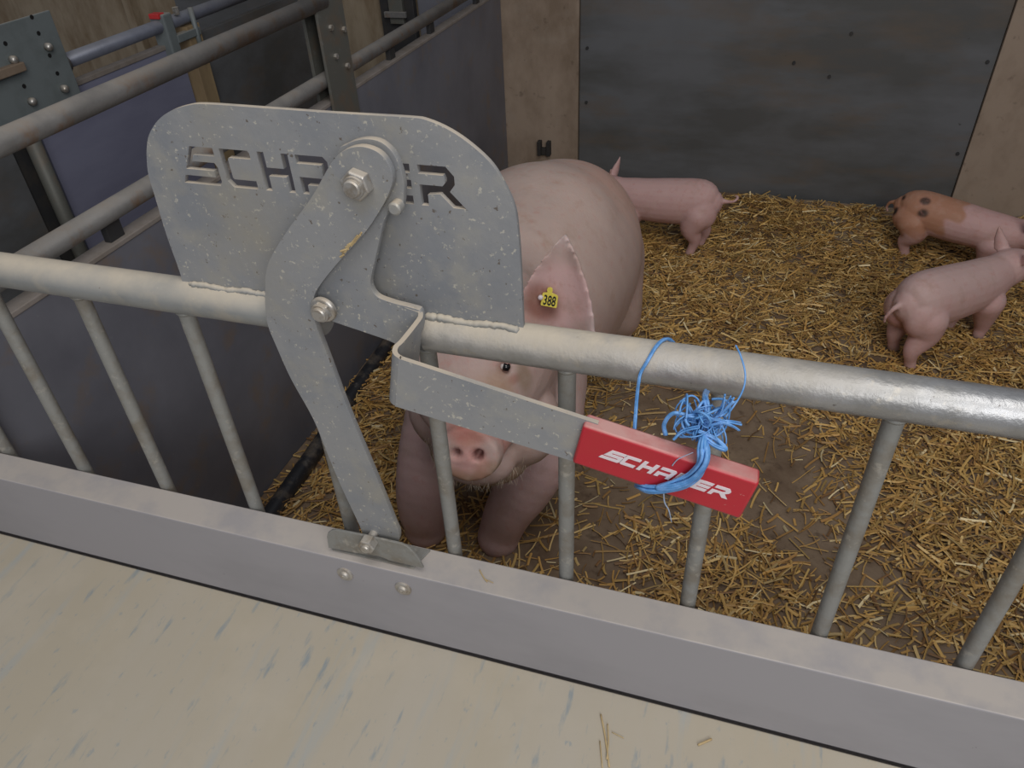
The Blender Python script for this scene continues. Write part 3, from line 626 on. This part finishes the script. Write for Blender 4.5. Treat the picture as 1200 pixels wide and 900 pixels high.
# place the eye on the skin straight behind that point as seen from the front
ray = (EYE-CAM).normalized(); best = None
d_ = co_-np.array(CAM); tt = d_ @ np.array(ray); pr = np.linalg.norm(d_-tt[:, None]*np.array(ray), axis=1)
ok = pr < .006; EYE = CAM+ray*(float(tt[ok].min())) if ok.any() else surf
print('EYE', EYE)
dent(me, tuple(EYE), .022, tuple(ray*.008))
dent(me, tuple(EYE+Vector((.002, 0, .018))), .018, tuple(-ray*.006))
MO = Vector((-.462, .375, -.60))
dent(me, tuple(MO), .03, (0, .012, .004))
nose = []
for s_ in (-1, 1): nose.append((tuple(sf+t_*.0195*s_+u_*.003-sn*.012), .0125, .35, (.10, .03, .025), .9, (1.2, 1, .9)))
DIRT = (0.27, 0.19, 0.125)
spots = [((-.53, 1.3, -.30), .42, .5, (.50, .40, .345), .65, (1, 1.6, .7)), ((-.44, 1.2, -.45), .5, .4, (.60, .43, .37), .4, (.3, 1, .3)),
 ((-.34, 1.5, -.40), .16, .6, (.62, .36, .28), .6, (1, 1.4, 1)),
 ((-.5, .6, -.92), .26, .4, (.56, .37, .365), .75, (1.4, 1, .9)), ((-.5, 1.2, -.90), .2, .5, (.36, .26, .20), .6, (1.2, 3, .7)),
 ((-.43, .37, -.51), .065, .25, (.60, .29, .25), .8, O), (tuple(sd+u_*-.012), .042, .4, (.66, .36, .33), .7, O), (tuple(sd+u_*.042+sn*.01), .030, .5, (.44, .165, .13), .85, (1.6, 1, .6)), (tuple(sd-u_*.052), .024, .5, (.27, .16, .10), .95, (2.6, 2.5, .9)), (tuple(sd-u_*.03+t_*.04+sn*.018), .018, .6, (.36, .20, .14), .7, (1.2, 1, 1.2)), (tuple(sd-u_*.04-t_*.03+sn*.018), .016, .6, (.34, .19, .13), .7, (1.6, 1, .8)), (tuple(sd-u_*.03+t_*.055), .02, .5, DIRT, .7, (.8, 1, 1.6)),
 ((-.47, .45, -.67), .095, .4, DIRT, .9, (1.7, 1, .6)), ((-.40, .47, -.60), .045, .6, DIRT, .5, (1, 1, 1.2)), ((-.56, .55, -.58), .06, .6, DIRT, .45, (.8, 1, 1.6)),
 (tuple(EYE), .0135, .35, (.30, .17, .14), .8, (1.25, 1, .9)), (tuple(EYE+Vector((-.02, .0, -.024))), .016, .5, (.33, .13, .10), .6, (1.5, 1, .5)), (tuple(EYE+Vector((.02, .0, -.026))), .014, .5, (.33, .13, .10), .6, (1.5, 1, .6)), (tuple(EYE+Vector((-.05, -.02, -.03))), .04, .6, (.42, .27, .17), .5, (1.4, 1, .7)), ((-.44, .43, -.415), .03, .6, (.40, .25, .15), .6, (1.6, 1, .8)), (tuple(EYE+Vector((.03, .02, -.03))), .02, .5, DIRT, .7, (.8, 1, 2)),
 (tuple(EB.lerp(ET, .45)), .078, .3, (.68, .45, .435), .85, (1, .35, 1)), (tuple(EB.lerp(ET, .35)+Vector((-.035, 0, 0))), .036, .5, (.30, .125, .09), .85, (1, 1, 1.2)), (tuple(ET), .045, .6, (.68, .56, .55), .5, (1, .3, .7)), (tuple(EB+Vector((.085, 0, .03))), .03, .5, (.68, .56, .55), .5, (.6, 1, 2)),
 (tuple(EB2.lerp(ET2, .5)), .078, .3, (.62, .32, .29), .75, (1, .35, 1))] + nose
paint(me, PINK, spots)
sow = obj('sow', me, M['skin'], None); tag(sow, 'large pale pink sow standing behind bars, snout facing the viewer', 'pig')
def eyeball(parent, c_, r_, toward, withwhite=True):
    bm = NB(); ball(bm, c_, r_); e_ = obj('eye', bm, M['eye'], parent, True)
    if withwhite:
        bm = NB(); ball(bm, Vector(c_)+Vector(toward)*1.0, r_*.86); obj('eye_white', bm, M['sclera'], e_, True)
    if r_ > .006:
        for up_, cut, rr in ((1, .46, 1.20), (-1, .66, 1.14)):
            bm = NB(); ball(bm, (0, 0, 0), r_*rr)
            bmesh.ops.delete(bm, geom=[v for v in bm.verts if v.co.dot(Vector((0, .62, .78)))*up_ < r_*rr*cut], context='VERTS')
            for v in bm.verts: v.co = Vector((v.co.x*1.12, v.co.y, v.co.z))+Vector(c_)
            obj('eyelid', bm, M['lidskin'], e_, True)
    return e_
eyeball(sow, EYE+ray*.001, .0088, Vector((-.0038, .0002, .0006)))
mirror = Vector((2*(-.470)-EYE.x-.01, EYE.y+.01, EYE.z))
d2 = co_-np.array(mirror); mirror = Vector(co_[np.argmin((d2**2).sum(1))].tolist())
eyeball(sow, mirror, .0078, Vector((.004, .001, 0)))
# chin bristles and lashes
bm = NB()
co_ = getco(me)
sel = np.where((co_[:, 1] < .56) & (co_[:, 2] < -.60) & (co_[:, 2] > -.75) & (abs(co_[:, 0]+.475) < .12))[0]
for k in rng.choice(sel, 260):
    p_ = Vector(co_[k].tolist()); dr = Vector((rng.normal(0, .4), -.5+rng.normal(0, .3), -.9)).normalized()*float(rng.uniform(.008, .02))
    add_tube(bm, [p_, p_+dr], [.0005, .0002], 3, False)
hr = obj('chin_bristles', bm, M['hair'], sow); hr['kind'] = 'stuff'

# ear tag
tgc = at(644, 351, 1, .535)
co2 = getco(me); ray2 = (tgc-CAM).normalized(); d_ = co2-np.array(CAM); tt = d_ @ np.array(ray2); pr = np.linalg.norm(d_-tt[:, None]*np.array(ray2), axis=1); ok = pr < .010
tgc = CAM+ray2*(float(tt[ok].min())-.012)
print('TAG', tgc)
et = empty('ear_tag', tuple(tgc), 'yellow plastic ear tag numbered 388 in the sow\'s ear', 'ear tag')
nz = (CAM-tgc).normalized(); nz = (nz+Vector((-.05, -.3, -.2))).normalized()
tx = Vector((0, 0, 1)).cross(nz).normalized(); ty = nz.cross(tx)
roll = math.radians(-9); tx, ty = tx*math.cos(roll)+ty*math.sin(roll), -tx*math.sin(roll)+ty*math.cos(roll)
def tagpt(x, y, z): return tgc+tx*x+ty*y+nz*z
def tagplate(loop, z0, z1):
    bm = NB(); a = [bm.verts.new(tagpt(x, y, z0)) for x, y in loop]; b = [bm.verts.new(tagpt(x, y, z1)) for x, y in loop]
    bm.faces.new(a); bm.faces.new(b[::-1]); n = len(loop)
    for i in range(n): bm.faces.new((a[i], b[i], b[(i+1) % n], a[(i+1) % n]))
    return bm
k_ = .00105
tp = obj('tag_panel', tagplate([(x*k_, y*k_) for x, y in ((-14, -14), (15, -14), (16, -12), (15, 8), (13, 11), (2, 14), (3, 17), (2, 22), (-2, 24), (-7, 22), (-8, 17), (-6, 13), (-14, 11), (-15, 8), (-15, -12))], -.001, .001), M['tagy'], et, bevel=.0005)
fc = bpy.data.curves.new('digits', 'FONT'); fc.body = '388'; fc.size = .027; fc.align_x = 'CENTER'; fc.extrude = .0002; fc.offset = .0005; fc.resolution_u = 3
fo = bpy.data.objects.new('digits', fc); S.collection.objects.link(fo); bpy.context.view_layer.update(); dg = bpy.context.evaluated_depsgraph_get()
dm = bpy.data.meshes.new_from_object(fo.evaluated_get(dg), depsgraph=dg); bpy.data.objects.remove(fo)
bm = NB(); bm.from_mesh(dm)
for v in bm.verts: v.co = tagpt(v.co.x*.62+.0005, v.co.y*1.05-.0115, .0014+v.co.z)
obj('number', bm, M['ink'], tp)
obj('stud', tube([tagpt(-.018, .001, -.001), tagpt(-.018, .001, .004), tagpt(-.018, .001, .006)], [.0055, .005, .003], 12), M['white'], et, True)

# --- piglets
def piglet(origin, yaw, sc, head_yaw, label, spots, base, tail_up=True, head_drop=0.0, step=0.0, ears=.085):
    bm = NB(); hy = math.radians(head_yaw); nx, nz_ = .19, .225-head_drop*.3
    def H(x, y, z):      # head frame, turned at the neck
        dx = x-nx; return (nx+dx*math.cos(hy)-y*math.sin(hy), dx*math.sin(hy)+y*math.cos(hy), z-head_drop*dx*2.2)
    loft(bm, [((-.205, 0, .215), .045, .055), ((-.165, 0, .222), .075, .088), ((-.06, 0, .212), .082, .092), ((.06, 0, .205), .076, .086), ((.13, 0, .21), .068, .078), ((.19, 0, .222), .056, .062)], 22)
    loft(bm, [(H(.17, 0, .222), .056, .062), (H(.22, 0, .228), .057, .058), (H(.265, 0, .216), .046, .048), (H(.305, 0, .202), .030, .031), (H(.335, 0, .194), .024, .023), (H(.35, 0, .192), .0235, .022)], 18)
    ball(bm, (-.155, .035, .19), .068, (1.1, .75, 1.1)); ball(bm, (-.155, -.035, .19), .068, (1.1, .75, 1.1)); ball(bm, (.11, 0, .19), .075, (1, .95, 1))
    for s_ in (-1, 1):
        st = step*s_
        chain(bm, [((-.155, .043*s_, .18), .058), ((-.142+st*.5, .047*s_, .13), .044), ((-.168+st, .047*s_, .082), .026), ((-.162+st, .047*s_, .045), .0185), ((-.153+st, .047*s_, .016), .0185)], 12)
        chain(bm, [((.115, .04*s_, .16), .05), ((.118-st*.5, .042*s_, .105), .034), ((.118-st, .042*s_, .06), .022), ((.115-st, .042*s_, .032), .0175), ((.122-st, .042*s_, .016), .0185)], 12)
        b_ = Vector(H(.215, .040*s_, .262)); t__ = Vector(H(.195, .070*s_, .262+ears))
        sd_ = Vector(H(1, .0, 0))-Vector(H(0, 0, 0)); sd_.z = 0; ft = Vector(H(.6, .8*s_, .0))-Vector(H(0, 0, 0)); ft.z = .1
        ear(bm, b_, t__, Vector((sd_.x*.5-ft.y*.5*s_*0, sd_.y*.5, 0))+Vector((0, -.6*s_, 0)), .050, .012, .0075, ft)
    chain(bm, [((-.235, 0, .235), .011), ((-.262, .004, .236), .0078), ((-.285, .012, .245), .0062), ((-.296, .0, .256), .0055), ((-.285, -.010, .258), .005)] if tail_up else [((-.235, 0, .235), .011), ((-.258, .004, .222), .0075), ((-.268, .012, .195), .006), ((-.262, .016, .172), .005)], 8)
    me = fuse(bm, .0042, 6)
    for s_ in (-1, 1): dent(me, H(.372, .008*s_, .194), .007, (-.008, 0, 0))
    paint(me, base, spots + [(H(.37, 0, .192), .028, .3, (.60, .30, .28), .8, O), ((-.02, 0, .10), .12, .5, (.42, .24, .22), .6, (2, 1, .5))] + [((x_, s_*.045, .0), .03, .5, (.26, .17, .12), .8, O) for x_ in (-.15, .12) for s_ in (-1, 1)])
    o = obj('piglet', me, M['skin'], None); o.location = origin; o.rotation_euler = (0, 0, math.radians(yaw)); o.scale = sc if isinstance(sc, tuple) else (sc, sc, sc)
    tag(o, label, 'pig')
    for s_ in (-1, 1):
        bm = NB(); ball(bm, H(.268, .040*s_, .228), .0065); e_ = obj('eye', bm, M['eye'], None, True, loc=(0, 0, 0)); e_.parent = o
    return o
PP = (0.56, 0.35, 0.33)
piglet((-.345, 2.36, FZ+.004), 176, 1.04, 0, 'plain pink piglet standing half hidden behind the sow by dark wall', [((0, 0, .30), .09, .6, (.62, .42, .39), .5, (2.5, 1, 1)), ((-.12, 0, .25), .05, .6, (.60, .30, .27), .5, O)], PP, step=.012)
OR = (.42, .205, .12); BK = (.03, .02, .018)
sp2 = [((-.16, 0, .27), .155, .10, OR, .92, (1.05, 1.5, .95)), ((-.222, -.030, .278), .017, .3, BK, .97, O), ((-.228, -.055, .215), .021, .3, BK, .97, O), ((-.135, -.045, .290), .017, .35, BK, .85, O), ((-.125, -.074, .245), .019, .35, BK, .9, O), ((-.235, .04, .25), .019, .3, BK, .95, O), ((-.19, 0, .11), .06, .4, PP, .9, (1, 1, 1))]
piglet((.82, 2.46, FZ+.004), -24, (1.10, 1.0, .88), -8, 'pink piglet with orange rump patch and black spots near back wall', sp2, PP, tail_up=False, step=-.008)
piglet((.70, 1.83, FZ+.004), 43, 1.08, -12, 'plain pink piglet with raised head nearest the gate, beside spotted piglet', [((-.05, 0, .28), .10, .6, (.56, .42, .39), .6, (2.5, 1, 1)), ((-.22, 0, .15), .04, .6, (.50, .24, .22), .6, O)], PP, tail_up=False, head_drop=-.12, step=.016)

# ------------------------------------------------------------------ bedding
def hnoise(x, y):
    return (np.sin(x*7.1+1.3)*np.cos(y*6.3+.4)+.6*np.sin(x*15.3+y*11.7)+.4*np.sin(x*29-y*23+2))/2
def height(x, y):
    back = np.clip((y-2.45)/.42, 0, 1)**1.5*.045
    left = np.clip((-1.02-x)/.16, 0, 1)*.035
    return FZ+.008+.006*(hnoise(x, y)+1)+np.where(y > 1.0, back, 0)+left
nx_, ny_ = 150, 150
xs = np.linspace(PX+.002, 1.745, nx_); ys = np.linspace(.015, WY-.036, ny_); X_, Y_ = np.meshgrid(xs, ys)
Z_ = height(X_, Y_)
me = bpy.data.meshes.new('bedding_soil'); vv = np.stack([X_, Y_, Z_], -1).reshape(-1, 3)
ii = (np.arange(ny_-1)[:, None]*nx_+np.arange(nx_-1)[None]).ravel(); ff = np.stack([ii, ii+1, ii+1+nx_, ii+nx_], 1)
me.from_pydata(vv.tolist(), [], ff.tolist())
for p_ in me.polygons: p_.use_smooth = True
so = obj('bedding_soil', me, M['soil'], None); tag(so, 'brown trampled bedding soil covering the pen floor', 'bedding', None, 'stuff')
def straw_mesh(name, n, region, bare, lo=.022, hi=.10, wd=(.0026, .0072), zr=.024):
    px_ = rng.uniform(region[0], region[1], n*3); py_ = rng.uniform(region[2], region[3], n*3)
    dens = .62+.38*hnoise(px_*1.0+3, py_*.9)+.25*hnoise(px_*2.3, py_*2.1+5)
    dens = np.clip(dens, .25, 1)
    for bx, by, br, am in bare: dens *= 1-am*np.exp(-((px_-bx)**2+(py_-by)**2)/(br*br))
    keep = rng.random(n*3) < dens; px_ = px_[keep][:n]; py_ = py_[keep][:n]; n = len(px_)
    L = lo+(hi-lo)*rng.random(n)**1.8; w_ = rng.uniform(wd[0], wd[1], n); a = rng.uniform(0, PI*2, n)
    a = np.where(rng.random(n) < .35, a*.25-.2+np.where(rng.random(n) < .5, 0, .9), a)
    tilt = rng.normal(0, .10, n); bend = rng.normal(0, .045, n); roll_ = rng.normal(0, .5, n)
    z0 = height(px_, py_)+.002+rng.random(n)*zr*np.clip(dens[keep][:n], .3, 1)
    d = np.stack([np.cos(a)*np.cos(tilt), np.sin(a)*np.cos(tilt), np.sin(tilt)], 1)
    s_ = np.stack([-np.sin(a)*np.cos(roll_), np.cos(a)*np.cos(roll_), np.sin(roll_)], 1)
    c0 = np.stack([px_, py_, z0], 1); perp = np.stack([-np.sin(a), np.cos(a), np.zeros(n)], 1)
    V = []
    for k in range(4):
        t = (k/3-.5)
        c_ = c0+d*(t*L)[:, None]+perp*((bend*L)*(t*t*4-.4))[:, None]
        hump = np.array([0, 0, 1.0])*(w_*.30)[:, None]
        V += [c_-s_*(w_/2)[:, None], c_+hump, c_+s_*(w_/2)[:, None]]
    V = np.stack(V, 1)
    V[:, :, 2] = np.maximum(V[:, :, 2], height(V[:, :, 0], V[:, :, 1])+.0012)
    V[:, :, 0] = np.clip(V[:, :, 0], PX+.003, 1.74); V[:, :, 1] = np.clip(V[:, :, 1], .012, WY-.034)
    V = V.reshape(-1, 3)
    F = []
    for k in range(3):
        for j in range(2): F.append([k*3+j, k*3+j+1, (k+1)*3+j+1, (k+1)*3+j])
    F = (np.array(F)[None]+(np.arange(n)*12)[:, None, None]).reshape(-1)
    me = bpy.data.meshes.new(name); me.vertices.add(len(V)); me.vertices.foreach_set('co', V.astype(np.float32).ravel())
    me.loops.add(len(F)); me.loops.foreach_set('vertex_index', F.astype(np.int32)); npoly = len(F)//4
    me.polygons.add(npoly); me.polygons.foreach_set('loop_start', np.arange(0, len(F), 4, dtype=np.int32))
    me.update(calc_edges=True)
    pal = np.array([(.50, .30, .095), (.60, .39, .135), (.36, .205, .07), (.68, .50, .23), (.22, .12, .05), (.82, .70, .44), (.50, .34, .12)])
    pick = rng.choice(7, n, p=[.24, .24, .17, .12, .10, .03, .10]); tc_ = pal[pick]*np.array([1.03, .985, .90])*rng.uniform(.6, 1.28, (n, 1))
    at_ = me.color_attributes.new('tone', 'FLOAT_COLOR', 'POINT')
    col = np.ones((n, 12, 4), np.float32); col[:, :, :3] = tc_[:, None]; at_.data.foreach_set('color', col.ravel())
    return me
bare = [(-.22, .93, .30, .97), (-.10, 1.22, .28, .95), (.20, 1.05, .24, .9), (.30, .80, .12, .6), (.10, 1.32, .16, .7), (.33, .74, .12, .8), (-.30, .62, .16, .6), (-.5, .62, .25, .6), (.45, .55, .12, .5), (.55, .35, .2, .5), (.42, 1.72, .12, .55), (-.05, 1.6, .12, .4)]
o = obj('straw_bedding', straw_mesh('straw_bedding', 46000, (PX+.02, 1.5, .04, WY-.06), bare), M['straw'], None); tag(o, 'golden brown straw scattered thickly over the pen floor', 'straw', None, 'stuff')
# straws that lie apart from the bedding
def stalk(pts, r, label):
    o = obj('straw_stalk', tube(spline(pts, 4), r, 6), M['strawp'], None, True, loc=pts[0]); tag(o, label, 'straw'); return o
def zl(y): return -.5385-.05*(-y-.0655)/1.0345
def onlid(px, py, dz=.002):
    p_ = at(px, py, 2, -.545)
    for _ in range(4): p_ = at(px, py, 2, zl(p_.y)+dz)
    return p_
stalk([onlid(704, 837), onlid(709, 862), onlid(714, 899)], .0012, 'pale straw stalk lying on the lid at bottom edge, the longest there')
stalk([onlid(712, 848, .004), onlid(713, 868, .004), onlid(711, 890, .003)], .0009, 'short straw stalk lying against the longest stalk on the lid')
stalk([onlid(703, 868), onlid(706, 900)], .0008, 'faint straw stalk left of the longest stalk on the lid')
stalk([onlid(717, 858), onlid(731, 865)], .0006, 'tiny straw sliver right of the stalks on the lid')
stalk([onlid(818, 873), onlid(834, 866)], .0016, 'small flat straw flake alone on right part of lid')
b_ = lambda px, py: at(px, py, 2, -.3765)
stalk([b_(562, 668), b_(567, 677), b_(571, 682)], .0009, 'forked straw piece on dusty beam top right of angle bracket')
stalk([b_(567, 678), b_(578, 683)], .0006, 'tiny straw sliver crossing the forked straw on the beam')
q = [at(px, py, 1, YL-.006) for px, py in ((392, 310), (402, 296), (412, 284), (421, 277))]
bm = NB()
for k in range(14):
    t = random.random(); i = min(int(t*3), 2); c_ = q[i].lerp(q[i+1], t*3-i)
    dv = (q[3]-q[0]).normalized()*random.uniform(.003, .008)+Vector((random.uniform(-.001, .001), 0, random.uniform(-.002, .002)))
    c_ = c_+Vector((random.uniform(-.001, .002), random.uniform(-.001, .003), random.uniform(-.001, .002)))
    add_tube(bm, [c_-dv, c_+dv], random.uniform(.0007, .0014), 5)
o = obj('straw_tuft', bm, M['strawp'], None, loc=tuple(q[0])); tag(o, 'small tuft of straw stuck along edge of the latch lever', 'straw')
